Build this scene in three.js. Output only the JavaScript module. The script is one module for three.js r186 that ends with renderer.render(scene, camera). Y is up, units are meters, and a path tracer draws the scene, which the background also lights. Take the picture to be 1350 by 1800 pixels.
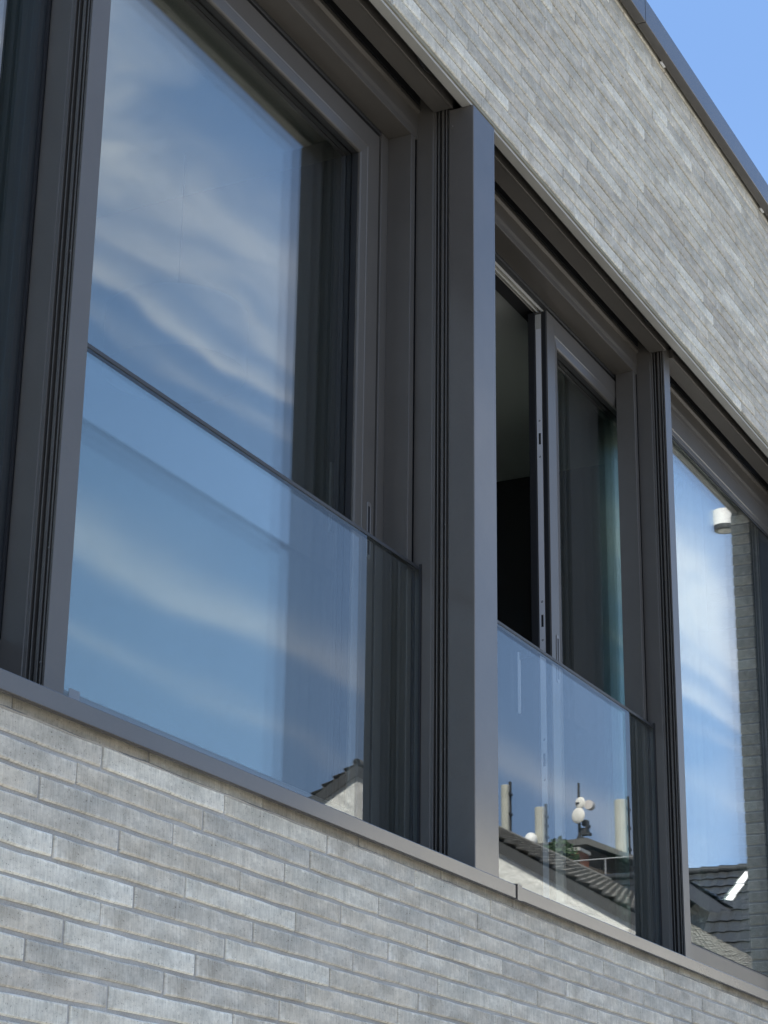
import * as THREE from 'three';
import { mergeGeometries } from 'three/addons/utils/BufferGeometryUtils.js';

// ---------------------------------------------------------------- camera, sky, sun, exposure
const scene = new THREE.Scene();
const renderer = new THREE.WebGLRenderer({ antialias: true });
renderer.toneMapping = THREE.LinearToneMapping;
renderer.toneMappingExposure = 2.5;
renderer.shadowMap.enabled = true;

const camera = new THREE.PerspectiveCamera(27.68, 0.75, 0.05, 600);
{
  const right = new THREE.Vector3(0.44938, 0.012879, 0.893248);
  const up = new THREE.Vector3(-0.316739, 0.937235, 0.145833);
  const back = new THREE.Vector3(-0.835305, -0.348461, 0.425254);
  camera.matrixAutoUpdate = true;
  camera.quaternion.setFromRotationMatrix(new THREE.Matrix4().makeBasis(right, up, back));
  camera.position.set(0, 1.6, 2.5);
  camera.updateMatrixWorld(true);
}

const sunDir = new THREE.Vector3(-0.64, 0.74, -0.17).normalize();
const sun = new THREE.DirectionalLight(new THREE.Color(1, 0.95, 0.86), 5.0);
sun.position.copy(sunDir).multiplyScalar(120).add(new THREE.Vector3(20, 0, 5));
sun.target.position.set(20, 0, 5);
sun.castShadow = true;
sun.shadow.radius = 1;
sun.shadow.mapSize.set(4096, 4096);
Object.assign(sun.shadow.camera, { left: -70, right: 70, top: 70, bottom: -70, near: 1, far: 320 });
scene.add(sun, sun.target);

// value noise used by the sky and by the surface textures
function hash3(x, y, z) { let h = Math.imul(x, 374761393) + Math.imul(y, 668265263) + Math.imul(z, 2147483647 - 61); h = Math.imul(h ^ (h >>> 13), 1274126177); h ^= h >>> 16; return (h >>> 0) / 4294967295; }
function vnoise(x, y, s = 0) {
  const xi = Math.floor(x), yi = Math.floor(y), fx = x - xi, fy = y - yi;
  const u = fx * fx * fx * (fx * (fx * 6 - 15) + 10), v = fy * fy * fy * (fy * (fy * 6 - 15) + 10);
  const a = hash3(xi, yi, s), b = hash3(xi + 1, yi, s), c = hash3(xi, yi + 1, s), d = hash3(xi + 1, yi + 1, s);
  return a + (b - a) * u + (c - a) * v + (a - b - c + d) * u * v;
}
function fbm(x, y, oct, s = 0, gain = 0.5) { let t = 0, a = 0.5, n = 0; for (let i = 0; i < oct; i++) { t += a * vnoise(x, y, s + i * 17); n += a; a *= gain; x = x * 2.03 + 11.3; y = y * 2.03 - 7.7; } return t / n; }
const smooth = (a, b, x) => { const t = Math.min(1, Math.max(0, (x - a) / (b - a))); return t * t * (3 - 2 * t); };

{ // clear blue summer sky with thin streaks of cirrus
  const W = 4096, H = 2048, data = new Float32Array(W * H * 4);
  const K = 1 / 2.5;
  for (let j = 0; j < H; j++) {
    const el = ((j + 0.5) / H - 0.5) * Math.PI, y = Math.sin(el), ce = Math.cos(el);
    const e = Math.max(0, y);
    const g = 1 - smooth(0.16, 0.55, e);                 // paler towards the horizon
    const r0 = 0.255 + 0.24 * g, g0 = 0.46 + 0.31 * g, b0 = 0.89 + 0.38 * g;
    for (let i = 0; i < W; i++) {
      const k = (j * W + i) * 4;
      let r = r0, gg = g0, b = b0;
      if (y > 0.01) {
        const az = ((i + 0.5) / W - 0.5) * 2 * Math.PI, x = Math.cos(az) * ce, z = Math.sin(az) * ce;
        const px = x / (y + 0.22), pz = z / (y + 0.22);
        // streak axes: along s the cirrus is drawn out, t runs across it
        const s = px * 0.976 - pz * 0.218, t = px * 0.218 + pz * 0.976;
        const wx = fbm(s * 2.6 + 3, t * 3.4, 4, 90) - 0.5, wy = fbm(s * 3.4 - 9, t * 4.6 + 4, 4, 120) - 0.5;
        const tt = t + wy * 0.055 + 0.026 * (fbm(s * 11, t * 17, 4, 140) - 0.5);
        const broad = fbm(s * 0.9 + wx * 0.9 + 7.9, tt * 2.1 + 2.6, 4, 7);
        const fibre = fbm(s * 4.2 + wx * 3.2, tt * 21 + wx * 3.0, 6, 33, 0.62), wisp = fbm(s * 9 + wx * 5, tt * 58 + wx * 7, 4, 57, 0.6);
        const band = (c0, w, v = w) => { const q = (tt - c0) / (tt < c0 ? w : v); return Math.exp(-q * q); };
        let c = smooth(0.50, 0.76, broad) * (0.35 + 0.65 * smooth(0.25, 0.75, fibre));
        c = Math.max(c, band(0.920, 0.055, 0.060) * (0.20 + 0.50 * smooth(0.2, 0.9, fibre) + 0.24 * wisp)) + 0.46 * band(1.012, 0.016, 0.006) * (0.2 + wisp) + 0.22 * band(1.050, 0.012, 0.005) * wisp * 1.6 + 0.20 * band(0.975, 0.012, 0.006) * wisp * 1.6
          + 0.50 * band(1.275, 0.040, 0.018) * (0.35 + 0.8 * fibre) + 0.10 * band(1.40, 0.02) * wisp * 2;
        c = Math.min(1, c) * smooth(0.02, 0.14, y);
        r += (1.8 - r) * 0.7 * c; gg += (1.8 - gg) * 0.7 * c; b += (1.8 - b) * 0.7 * c;
      }
      data[k] = r * K; data[k + 1] = gg * K; data[k + 2] = b * K; data[k + 3] = 1;
    }
  }
  const tex = new THREE.DataTexture(data, W, H, THREE.RGBAFormat, THREE.FloatType);
  tex.mapping = THREE.EquirectangularReflectionMapping;
  tex.magFilter = THREE.LinearFilter; tex.minFilter = THREE.LinearFilter;
  tex.colorSpace = THREE.LinearSRGBColorSpace; tex.needsUpdate = true;
  scene.background = tex; scene.environment = tex;
}

// ---------------------------------------------------------------- helpers
let seed = 12345;
const rnd = () => { seed = (Math.imul(seed, 1664525) + 1013904223) | 0; return (seed >>> 0) / 4294967296; };
const R = (a, b) => a + (b - a) * rnd();
const used = {};
function numbered(name) { const n = used[name] = (used[name] ?? -1) + 1; return n ? `${name}_${String(n).padStart(3, '0')}` : name; }
function group(name, parent) { const g = new THREE.Group(); g.name = name; parent.add(g); return g; }
function thing(name, label, category, grp) { const g = new THREE.Group(); g.name = numbered(name); g.userData = { label, category }; if (grp) g.userData.group = grp; scene.add(g); return g; }
function mesh(name, geo, mat, parent) {
  const m = new THREE.Mesh(Array.isArray(geo) ? (geo.length > 1 ? mergeGeometries(geo) : geo[0]) : geo, mat);
  m.name = name; m.castShadow = true; m.receiveShadow = true; parent.add(m); return m;
}
function structure(name, geo, mat) { const m = mesh(name, geo, mat, scene); m.userData = { kind: 'structure' }; return m; }

// geometry from flat polygons: every face is given as its corners
class Geo {
  constructor() { this.p = []; this.n = []; this.u = []; }
  tri(a, b, c, ua, ub, uc) {
    const A = new THREE.Vector3(...a), n = new THREE.Vector3(...b).sub(A).cross(new THREE.Vector3(...c).sub(A)).normalize();
    for (const [q, w] of [[a, ua], [b, ub], [c, uc]]) { this.p.push(...q); this.n.push(n.x, n.y, n.z); this.u.push(w[0], w[1]); }
  }
  quad(a, b, c, d, uvs) { const [ua, ub, uc, ud] = uvs ?? metres(a, b, c, d); this.tri(a, b, c, ua, ub, uc); this.tri(a, c, d, ua, uc, ud); }
  done() {
    const g = new THREE.BufferGeometry();
    g.setAttribute('position', new THREE.Float32BufferAttribute(this.p, 3));
    g.setAttribute('normal', new THREE.Float32BufferAttribute(this.n, 3));
    g.setAttribute('uv', new THREE.Float32BufferAttribute(this.u, 2));
    return g;
  }
}
function metres(a, b, c, d) {
  const n = new THREE.Vector3(...b).sub(new THREE.Vector3(...a)).cross(new THREE.Vector3(...c).sub(new THREE.Vector3(...a)));
  const ax = Math.abs(n.x), ay = Math.abs(n.y), az = Math.abs(n.z);
  const f = ax >= ay && ax >= az ? (q) => [q[2], q[1]] : ay >= az ? (q) => [q[0], q[2]] : (q) => [q[0], q[1]];
  return [a, b, c, d].map(f);
}
function chamfered(pts, r) { // cut every corner of a closed profile
  if (!r) return pts;
  const out = [], N = pts.length;
  for (let i = 0; i < N; i++) {
    const p = pts[i], a = pts[(i + N - 1) % N], b = pts[(i + 1) % N];
    const la = Math.hypot(a[0] - p[0], a[1] - p[1]), lb = Math.hypot(b[0] - p[0], b[1] - p[1]);
    const ra = Math.min(r, la * 0.4), rb = Math.min(r, lb * 0.4);
    out.push([p[0] + (a[0] - p[0]) * ra / la, p[1] + (a[1] - p[1]) * ra / la], [p[0] + (b[0] - p[0]) * rb / lb, p[1] + (b[1] - p[1]) * rb / lb]);
  }
  return out;
}
function prism(pts, a0, a1, place, r) { // closed 2-D profile drawn out from a0 to a1; place(p, q, a) -> xyz
  let P = chamfered(pts, r);
  if (THREE.ShapeUtils.area(P.map((q) => new THREE.Vector2(...q))) < 0) P = P.slice().reverse();
  const V = P.map((q) => new THREE.Vector2(...q)), tris = THREE.ShapeUtils.triangulateShape(V, []);
  const g = new Geo(), at = (i, a) => place(P[i][0], P[i][1], a);
  // orientation of the placed frame
  const o = new THREE.Vector3(...place(0, 0, 0)), e0 = new THREE.Vector3(...place(1, 0, 0)).sub(o), e1 = new THREE.Vector3(...place(0, 1, 0)).sub(o), e2 = new THREE.Vector3(...place(0, 0, 1)).sub(o);
  const flip = e0.cross(e1).dot(e2) * (a1 - a0) < 0;
  for (let i = 0; i < P.length; i++) {
    const j = (i + 1) % P.length, q = [at(i, a0), at(j, a0), at(j, a1), at(i, a1)];
    flip ? g.quad(q[3], q[2], q[1], q[0]) : g.quad(...q);
  }
  for (const [i, j, k] of tris) {
    const T0 = [at(i, a0), at(k, a0), at(j, a0)], T1 = [at(i, a1), at(j, a1), at(k, a1)];
    for (const T of [T0, T1]) { const S = flip ? [T[0], T[2], T[1]] : T; const [ua, ub, uc] = metres(...S, S[0]); g.tri(...S, ua, ub, uc); }
  }
  return g.done();
}
const upright = (pts, y0, y1, r = 0.0015) => prism(pts, y0, y1, (x, z, y) => [x, y, z], r);     // profile in plan (x, z)
const along = (pts, x0, x1, r = 0.0015) => prism(pts, x0, x1, (z, y, x) => [x, y, z], r);        // profile in section (z, y)
const inward = (pts, z0, z1, r = 0) => prism(pts, z0, z1, (x, y, z) => [x, y, z], r);           // profile in elevation (x, y)
const rect = (a0, a1, b0, b1) => [[a0, b0], [a1, b0], [a1, b1], [a0, b1]];
const box = (x0, x1, y0, y1, z0, z1, r = 0.0012) => upright(rect(x0, x1, z0, z1), y0, y1, r);
const boxX = (x0, x1, y0, y1, z0, z1, r = 0.0012) => along(rect(z0, z1, y0, y1), x0, x1, r);
function tube(points, radius, seg = 24, sides = 8) { return new THREE.TubeGeometry(new THREE.CatmullRomCurve3(points.map((p) => new THREE.Vector3(...p))), seg, radius, sides, false); }
function cyl(r0, r1, h, x, y, z, sides = 20) { const g = new THREE.CylinderGeometry(r1, r0, h, sides); g.translate(x, y + h / 2, z); return g; }

function dataTex(w, h, f, srgb = false, repeat = true) {
  const d = new Uint8Array(w * h * 4);
  for (let j = 0; j < h; j++) for (let i = 0; i < w; i++) { const c = f(i, j), k = (j * w + i) * 4; d[k] = c[0]; d[k + 1] = c[1]; d[k + 2] = c[2]; d[k + 3] = 255; }
  const t = new THREE.DataTexture(d, w, h, THREE.RGBAFormat); t.magFilter = THREE.LinearFilter; t.minFilter = THREE.LinearMipmapLinearFilter; t.generateMipmaps = true;
  if (srgb) t.colorSpace = THREE.SRGBColorSpace;
  if (repeat) t.wrapS = t.wrapT = THREE.RepeatWrapping;
  t.needsUpdate = true; return t;
}
const clamp8 = (v) => Math.max(0, Math.min(255, Math.round(v)));
// noise that repeats over n cells
function tnoise(x, y, n, s) { const w = (a) => ((a % n) + n) % n; const xi = Math.floor(x), yi = Math.floor(y), fx = x - xi, fy = y - yi, u = fx * fx * (3 - 2 * fx), v = fy * fy * (3 - 2 * fy);
  const a = hash3(w(xi), w(yi), s), b = hash3(w(xi + 1), w(yi), s), c = hash3(w(xi), w(yi + 1), s), d = hash3(w(xi + 1), w(yi + 1), s); return a + (b - a) * u + (c - a) * v + (a - b - c + d) * u * v; }
function tfbm(u, v, n, oct, s) { let t = 0, a = 0.5, k = 0; for (let i = 0; i < oct; i++) { t += a * tnoise(u * n, v * n, n, s + i * 13); k += a; a *= 0.55; n *= 2; } return t / k; }

// ---------------------------------------------------------------- materials
const lin = (r, g, b) => new THREE.Color().setRGB(r, g, b);
const std = (color, o = {}) => new THREE.MeshPhysicalMaterial({ color, roughness: 0.5, ...o });

const coatNoise = dataTex(256, 256, (i, j) => { const u = i / 256, v = j / 256; const c = 238 + 20 * (tfbm(u, v, 6, 4, 3) - 0.5) + 6 * (hash3(i, j, 5) - 0.5); return [clamp8(c), clamp8(c), clamp8(c)]; }, true);
const coatRough = dataTex(256, 256, (i, j) => { const u = i / 256, v = j / 256; const c = 215 + 34 * (tfbm(u, v, 5, 3, 23) - 0.5); return [clamp8(c), clamp8(c), clamp8(c)]; });
coatNoise.repeat.set(1.3, 1.3); coatRough.repeat.set(1.1, 1.1);
const M = {
  metal: std(lin(0.104, 0.096, 0.086), { roughness: 0.36, map: coatNoise, roughnessMap: coatRough, specularColor: lin(1, 0.92, 0.82) }),
  gloss: std(lin(0.118, 0.108, 0.097), { roughness: 0.20, map: coatNoise, roughnessMap: coatRough, specularIntensity: 1, ior: 1.6, specularColor: lin(1, 0.92, 0.82) }),
  plate: std(lin(0.66, 0.66, 0.68), { roughness: 0.4, metalness: 0.15 }),
  pull: std(lin(0.20, 0.19, 0.18), { roughness: 0.35, metalness: 0.4 }),
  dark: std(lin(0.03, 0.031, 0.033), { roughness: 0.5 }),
  rubber: std(lin(0.012, 0.012, 0.013), { roughness: 0.6 }),
  steel: std(lin(0.40, 0.40, 0.40), { roughness: 0.4, metalness: 0.3 }),
  zinc: std(lin(0.50, 0.49, 0.45), { roughness: 0.45, metalness: 0.1, map: coatNoise, roughnessMap: coatRough }),
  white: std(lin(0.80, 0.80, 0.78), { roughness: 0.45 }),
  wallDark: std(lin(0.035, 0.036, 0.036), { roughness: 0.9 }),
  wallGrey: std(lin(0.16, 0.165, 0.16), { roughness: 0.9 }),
  ceiling: std(lin(0.42, 0.44, 0.42), { roughness: 0.95 }),
  floor: std(lin(0.12, 0.10, 0.08), { roughness: 0.6 }),
  pane: std(lin(0.96, 0.972, 0.96), { transmission: 1, thickness: 0, roughness: 0, ior: 1.54 }),
  coatedPane: std(lin(0.93, 0.96, 0.95), { transmission: 1, thickness: 0, roughness: 0, ior: 1.95 }),
  railing: std(lin(0.93, 0.962, 0.955), { transmission: 1, thickness: 0, roughness: 0, ior: 1.52 }),
};

// ---------------------------------------------------------------- the building
const building = thing('brick_building', 'modern light grey brick building with tall dark-framed windows', 'building');
building.userData.label = 'modern light grey brick building with tall dark grey window frames';
const SILL = 2.7355, HEAD = 5.324, XL = 1.62, XR = 11.6;

// --- bricks
const brickTex = [];
for (let v = 0; v < 7; v++) {
  const s = 300 + v * 40, W = 512, H = 64;
  const bump = new Float32Array(W * H);
  const col = dataTex(W, H, (i, j) => {
    const u = i / W, w = j / H, x = u * 9, y = w * 0.9;
    const ex = Math.min(i, W - 1 - i) / 512 * 0.5, ey = Math.min(j, H - 1 - j) / 64 * 0.046; // metres to the edge
    const edge = Math.min(ex, ey);
    const cloud = fbm(x * 0.75 + v * 9, y * 1.4, 5, s), fine = fbm(x * 7, y * 9, 3, s + 5), drag = fbm(x * 16, y * 1.2, 2, s + 9), grain = hash3(i, j, s);
    let c = 214 + 68 * (cloud - 0.5) + 18 * (fine - 0.5) + 30 * (drag - 0.5) + 16 * (grain - 0.5);
    // lime bloom and mortar smear along the arris, ragged
    const rag = 0.0035 + 0.006 * fbm(x * 6, y * 6 + 40, 3, s + 2);
    if (edge < rag) c += 32 * (1 - edge / rag) * (0.4 + fine);
    const bloom = smooth(0.60, 0.74, fbm(x * 1.7 - 8, y * 2.2 + 9, 4, s + 20)); c += 9 * bloom;
    const pit = vnoise(x * 22, y * 24, s + 30); if (pit > 0.90 && fine < 0.5) c -= 55;
    bump[j * W + i] = 128 + 60 * (fine - 0.5) + 50 * (drag - 0.5) + 40 * (grain - 0.5) - (pit > 0.93 ? 60 : 0);
    const warm = (fbm(x * 0.8 + 4, y * 1.1, 3, s + 60) - 0.5) * 5;
    return [clamp8(c + 2 + warm), clamp8(c + 1), clamp8(c - 4 - warm)];
  }, true, false);
  const bmp = dataTex(W, H, (i, j) => { const q = clamp8(bump[j * W + i]); return [q, q, q]; }, false, false);
  brickTex.push([col, bmp]);
}
const tones = [[0.67, 0.655, 0.62], [0.71, 0.695, 0.655], [0.61, 0.592, 0.56], [0.78, 0.775, 0.735], [0.55, 0.53, 0.50], [0.68, 0.655, 0.605], [0.86, 0.86, 0.825], [0.64, 0.632, 0.605]];
const brickMat = [];
for (let k = 0; k < 21; k++) {
  const t = tones[[0, 1, 2, 5, 7, 3, 0, 1, 4, 5, 2, 7, 1, 6, 0, 5, 3, 2, 1, 7, 0][k]], [map, bumpMap] = brickTex[k % 7];
  const f = 0.96 + 0.05 * ((k * 7) % 5 - 2) / 2;
  brickMat.push(std(lin(t[0] * f * 1.12, t[1] * f * 1.085, t[2] * f * 1.015), { roughness: 0.9, map, bumpMap, bumpScale: 0.003 }));
}
const mortarTex = dataTex(512, 512, (i, j) => { const u = i / 512, v = j / 512; const c = 216 + 50 * (tfbm(u, v, 8, 5, 71) - 0.5) + 24 * (hash3(i, j, 77) - 0.5); return [clamp8(c), clamp8(c), clamp8(c - 2)]; }, true);
const mortarBump = dataTex(512, 512, (i, j) => { const u = i / 512, v = j / 512; const c = 128 + 170 * (tfbm(u, v, 24, 4, 81) - 0.5) + 30 * (hash3(i, j, 79) - 0.5); return [clamp8(c), clamp8(c), clamp8(c)]; });
M.mortar = std(lin(0.58, 0.565, 0.535), { roughness: 0.95, map: mortarTex, bumpMap: mortarBump, bumpScale: 0.006 });

// a brick face of length L and height H, front at z = 0, with an uneven outline and rounded arrises
function brickGeo(L, H, D, s) {
  const nx = 6, g = new Geo(), c = 0.0034;
  const wob = (i, k) => (hash3(i, k, s) - 0.5) * 0.0030;
  const outer = [], inner = [];
  const P = (x, y, i) => { outer.push([x + wob(i, 1) * 0.6, y + wob(i, 2), -c]); inner.push([x + wob(i, 1) * 0.6, y + wob(i, 2), 0]); };
  for (let i = 0; i <= nx; i++) P(L * i / nx, 0, i);
  for (let i = nx; i >= 0; i--) P(L * i / nx, H, 20 + i);
  const N = outer.length;
  const ins = inner.map(([x, y], i) => [Math.min(L - c, Math.max(c, x)), y < H / 2 ? y + c : y - c, (hash3(i, 9, s) - 0.5) * 0.0012]);
  const uv = (q) => [q[0] / L, q[1] / H];
  for (let i = 0; i < nx; i++) { const a = ins[i], b = ins[i + 1], d = ins[N - 1 - i], e = ins[N - 2 - i]; g.quad(a, b, e, d, [a, b, e, d].map(uv)); }
  for (let i = 0; i < N; i++) {
    const j = (i + 1) % N, a = outer[i], b = outer[j];
    g.quad(a, b, ins[j], ins[i], [a, b, ins[j], ins[i]].map(uv));
    const a2 = [a[0], a[1], -D], b2 = [b[0], b[1], -D];
    g.quad(a2, b2, b, a, [a, b, b, a].map(uv));
  }
  return g.done();
}
const PITCH = 0.509, BL = 0.4995, BH = 0.0452, COURSE = 0.05495;
const fullBricks = [...Array(8)].map((_, k) => brickGeo(BL, BH, 0.04, 500 + k * 31));
// the bricks of a wall: the ones that show largest stay meshes of their own, the others are joined
function layBricks(parent, courses, x0, x1, offsetOf, wants, clip) {
  const rest = [];
  for (const [k, yBottom] of courses) {
    const off = offsetOf(k);
    for (let n = Math.floor((x0 - off) / PITCH) - 1; off + n * PITCH < x1; n++) {
      let a = off + n * PITCH + 0.005, b = a + BL;
      if (b < x0 + 0.02 || a > x1 - 0.02) continue;
      const full = a >= x0 && b <= x1; a = Math.max(a, x0); b = Math.min(b, x1);
      const v = Math.floor(hash3(k, n, 77) * 8), m = Math.floor(hash3(k, n, 78) * 21);
      const geo = full ? fullBricks[v] : brickGeo(b - a, BH, 0.04, 900 + v);
      const pos = [a, yBottom + (hash3(k, n, 5) - 0.5) * 0.0012, (hash3(k, n, 6) - 0.5) * 0.0032];
      if (wants((a + b) / 2, yBottom)) { const q = mesh('brick', geo, brickMat[m], parent); q.position.set(...pos); q.rotation.y = (hash3(k, n, 7) - 0.5) * 0.004; }
      else (rest[m] ??= []).push(geo.clone().translate(...pos));
    }
  }
  const flat = rest.filter(Boolean);
  if (flat.length) {
    // joined in three lots of tone, each one part
    const lots = [[], [], []]; rest.forEach((r, m) => r && lots[m % 3].push(...r));
    lots.forEach((l, i) => { if (l.length) { const q = mesh('further_bricks', mergeGeometries(l), brickMat[[0, 10, 5][i]], parent); q.userData.kind = 'stuff'; } });
  }
}
camera.updateProjectionMatrix();
const projView = new THREE.Matrix4().multiplyMatrices(camera.projectionMatrix, camera.matrixWorldInverse);
const seenAt = (x, y) => { const q = new THREE.Vector3(x, y, 0).applyMatrix4(projView); return Math.abs(q.x) < 1.12 && Math.abs(q.y) < 1.06; };

{ // wall below the windows
  const wall = group('brick_wall', building);
  const offs = { '-7': 3.30, '-6': 3.605, '-5': 3.515, '-4': 3.39, '-3': 3.687, '-2': 3.449, '-1': 3.757, 0: 3.633, 1: 3.508, 2: 3.381, 3: 3.679, 4: 3.544 };
  const courses = []; for (let k = -6; k < 42; k++) courses.push([k, 2.3418 - k * COURSE - BH]);
  mesh('mortar_bed', [box(XL, XR, -0.02, 2.672, -0.20, -0.0068, 0)], M.mortar, wall);
  layBricks(wall, courses, XL, XR, (k) => (offs[k] ?? 3.4 + 0.5 * hash3(k, 1, 3)), (x, y) => seenAt(x, y));
  // the course under the sill lies a little back, with a lip of mortar below it
  const top = group('top_course', building);
  mesh('mortar_bed', [box(XL, XR, 2.672, 2.722, -0.20, -0.022, 0)], M.mortar, top);
  layBricks(top, [[-7, 2.678]], XL, XR, () => 3.30, (x) => x > 2.6 && x < 10.2);
  top.children.forEach((q) => { if (q.name === 'brick') q.position.z -= 0.016; else if (q.name === 'further_bricks') q.position.z = -0.016; });
  const g = new Geo(), N = 420; const lip = (i) => 0.0025 + 0.006 * fbm(i * 0.21, 3, 4, 400), low = (i) => 2.6705 - 0.004 * fbm(i * 0.33, 9, 3, 410), high = (i) => 2.679 + 0.005 * fbm(i * 0.27, 5, 3, 420);
  for (let i = 0; i < N; i++) {
    const a = XL + (XR - XL) * i / N, b = XL + (XR - XL) * (i + 1) / N;
    g.quad([a, low(i), -0.004], [b, low(i + 1), -0.004], [b, low(i + 1) + 0.004, lip(i + 1) - 0.004], [a, low(i) + 0.004, lip(i) - 0.004]);
    g.quad([a, low(i) + 0.004, lip(i) - 0.004], [b, low(i + 1) + 0.004, lip(i + 1) - 0.004], [b, high(i + 1), -0.016], [a, high(i), -0.016]);
  }
  mesh('mortar_lip', g.done(), M.mortar, top);
}
const topCourses = []; for (let i = 0; i < 24; i++) topCourses.push([100 + i, 5.346 + i * COURSE]);
{ // wall above the windows
  const wall = group('brick_wall', building);
  mesh('mortar_bed', [box(XL, XR, 5.3455, 6.66, -0.045, -0.0075, 0)], M.mortar, wall);
  let o = 3.4; const offs = {}; for (let i = 0; i < 24; i++) { offs[100 + i] = o; o += (hash3(i, 1, 44) > 0.45 ? -0.125 : 0.19) + (hash3(i, 2, 44) - 0.5) * 0.05; }
  layBricks(wall, topCourses, XL, XR, (k) => offs[k], (x, y) => seenAt(x, y) && x < 9.4);
}
{ // brick pier right of the last window, with its reveal towards the glass
  const pier = group('brick_pier', building), X = 9.69;
  mesh('mortar_bed', [box(X + 0.006, XR, 2.672, 5.338, -0.20, -0.0048, 0)], M.mortar, pier);
  for (let k = -7, y = 2.3418 + 6 * COURSE + 0.0098; y < 5.31; k--, y += COURSE) {
    const head = hash3(k, 3, 3) > 0.5, v = Math.floor(hash3(k, 1, 77) * 8), m = Math.floor(hash3(k, 1, 78) * 21);
    const side = brickGeo(0.098, BH, 0.05, 700 + v); side.rotateY(-Math.PI / 2);
    const q = mesh('brick', side, brickMat[m], pier); q.position.set(X + (hash3(k, 4, 9) - 0.5) * 0.004, y, -0.098 + 0.0975);
    q.position.z = -0.0985;
  }
  layBricks(pier, [...Array(48)].map((_, i) => [-7 - i, 2.3418 + 6 * COURSE + 0.0098 + i * COURSE]).filter(([, y]) => y < 5.31), X + 0.004, XR, (k) => X + 0.004 + (hash3(k, 3, 3) > 0.5 ? 0 : -0.25), () => false);
}
{ // brick pier left of the first window, out of frame
  const pier = group('brick_pier', building);
  mesh('mortar_bed', [box(XL, 1.9, 2.672, 5.338, -0.20, -0.0048, 0)], M.mortar, pier);
  layBricks(pier, [...Array(48)].map((_, i) => [-7 - i, 2.3418 + 6 * COURSE + 0.0098 + i * COURSE]).filter(([, y]) => y < 5.31), XL, 1.9, (k) => XL + (k % 2 ? 0 : -0.25), () => false);
}
{ // metal coping along the roof edge, in two lengths with a butt joint
  const cop = group('coping', building);
  mesh('coping_length', along([[0.055, 6.6165], [0.055, 6.737], [-0.42, 6.70], [-0.42, 6.668], [0.012, 6.668], [0.012, 6.6165]], XL - 0.02, 7.176, 0.002), M.gloss, cop);
  mesh('coping_length', along([[0.055, 6.6165], [0.055, 6.737], [-0.42, 6.70], [-0.42, 6.668], [0.012, 6.668], [0.012, 6.6165]], 7.182, XR + 0.02, 0.002), M.gloss, cop);
  mesh('joint_plate', along([[0.051, 6.621], [0.051, 6.733], [-0.4, 6.69], [-0.4, 6.675], [0.02, 6.675], [0.02, 6.621]], 7.12, 7.24, 0.001), M.dark, cop);
  for (const x of [7.49, 8.945]) mesh('bright_slit_stand_in', boxX(x, x + 0.045, 6.609, 6.6155, 0.006, 0.016, 0.001), M.white, cop);  // added white bits: a bright slit of light put into their colour
}
{ // steel lintel under the upper brickwork
  const l = group('lintel', building);
  mesh('soffit_plate', along([[-0.044, 5.322], [-0.010, 5.322], [-0.010, 5.337], [-0.018, 5.337], [-0.018, 5.328], [-0.044, 5.328]], 1.9, 9.69, 0.001), M.zinc, l);
  mesh('joint_filler', along([[-0.020, 5.3285], [-0.004, 5.332], [-0.004, 5.345], [-0.020, 5.345]], 1.9, 9.69, 0.001), std(lin(0.34, 0.32, 0.25), { roughness: 0.9, map: mortarTex, bumpMap: mortarBump, bumpScale: 0.005 }), l);
  mesh('back_leg', boxX(1.9, 9.69, 5.3285, 5.72, -0.052, -0.044, 0.001), M.dark, l);
}
{ // sill: folded sheet with a front apron, two lengths and a joint clip
  const sill = group('window_sill', building), z = 0.025, b = 2.6945;
  const prof = [[z, b], [z, SILL], [z - 0.004, SILL + 0.002], [-0.30, SILL + 0.016], [-0.30, SILL - 0.006], [z - 0.006, SILL - 0.006], [z - 0.006, b + 0.004], [z - 0.018, b + 0.004], [z - 0.018, b]];
  mesh('sill_length', along(prof, XL + 0.1, 5.770, 0.0015), M.gloss, sill);
  mesh('sill_length', along(prof, 5.776, XR - 0.1, 0.0015), M.gloss, sill);
  mesh('joint_clip', along([[z + 0.003, b - 0.003], [z + 0.003, SILL + 0.004], [-0.2, SILL + 0.020], [-0.2, SILL + 0.017], [z + 0.001, SILL + 0.001], [z + 0.001, b - 0.003]], 5.779, 5.812, 0.0006), M.gloss, sill);
}

// --- uprights between the windows
const guideProfile = (X) => [ // left face of the jamb at x = X with the grooves of the blind guide
  [X, -0.213], [X, -0.151], [X + 0.002, -0.151], [X + 0.002, -0.141], [X + 0.03, -0.141], [X + 0.03, -0.134], [X + 0.004, -0.134], [X + 0.004, -0.131], [X + 0.034, -0.131], [X + 0.034, -0.121],
  [X + 0.004, -0.121], [X + 0.004, -0.1125], [X + 0.022, -0.1125], [X + 0.022, -0.1045], [X + 0.001, -0.1045], [X + 0.001, -0.1005], [X + 0.014, -0.1005], [X + 0.014, -0.0965]];
function screws(parent, X, list) { for (const [z, y] of list) { const g = new THREE.CylinderGeometry(0.0022, 0.0026, 0.0016, 10); g.rotateZ(Math.PI / 2); g.translate(X - 0.001, y, z); mesh('screw', g, M.pull, parent); } }
function post(X, zFront) {
  const p = group('window_post', building);
  mesh('post_cover', upright([...guideProfile(X), [X + 0.001, -0.0965], [X + 0.001, zFront], [X + 0.075, zFront], [X + 0.075, -0.213]], SILL + 0.004, 5.50, 0.0008), M.metal, p);
  screws(p, X + 0.0015, [[-0.1025, 4.559], [-0.1025, 3.831], [-0.1025, 3.104], [-0.1025, 2.843]]);
  return p;
}
post(3.496, -0.090); post(7.675, -0.090);
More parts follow.
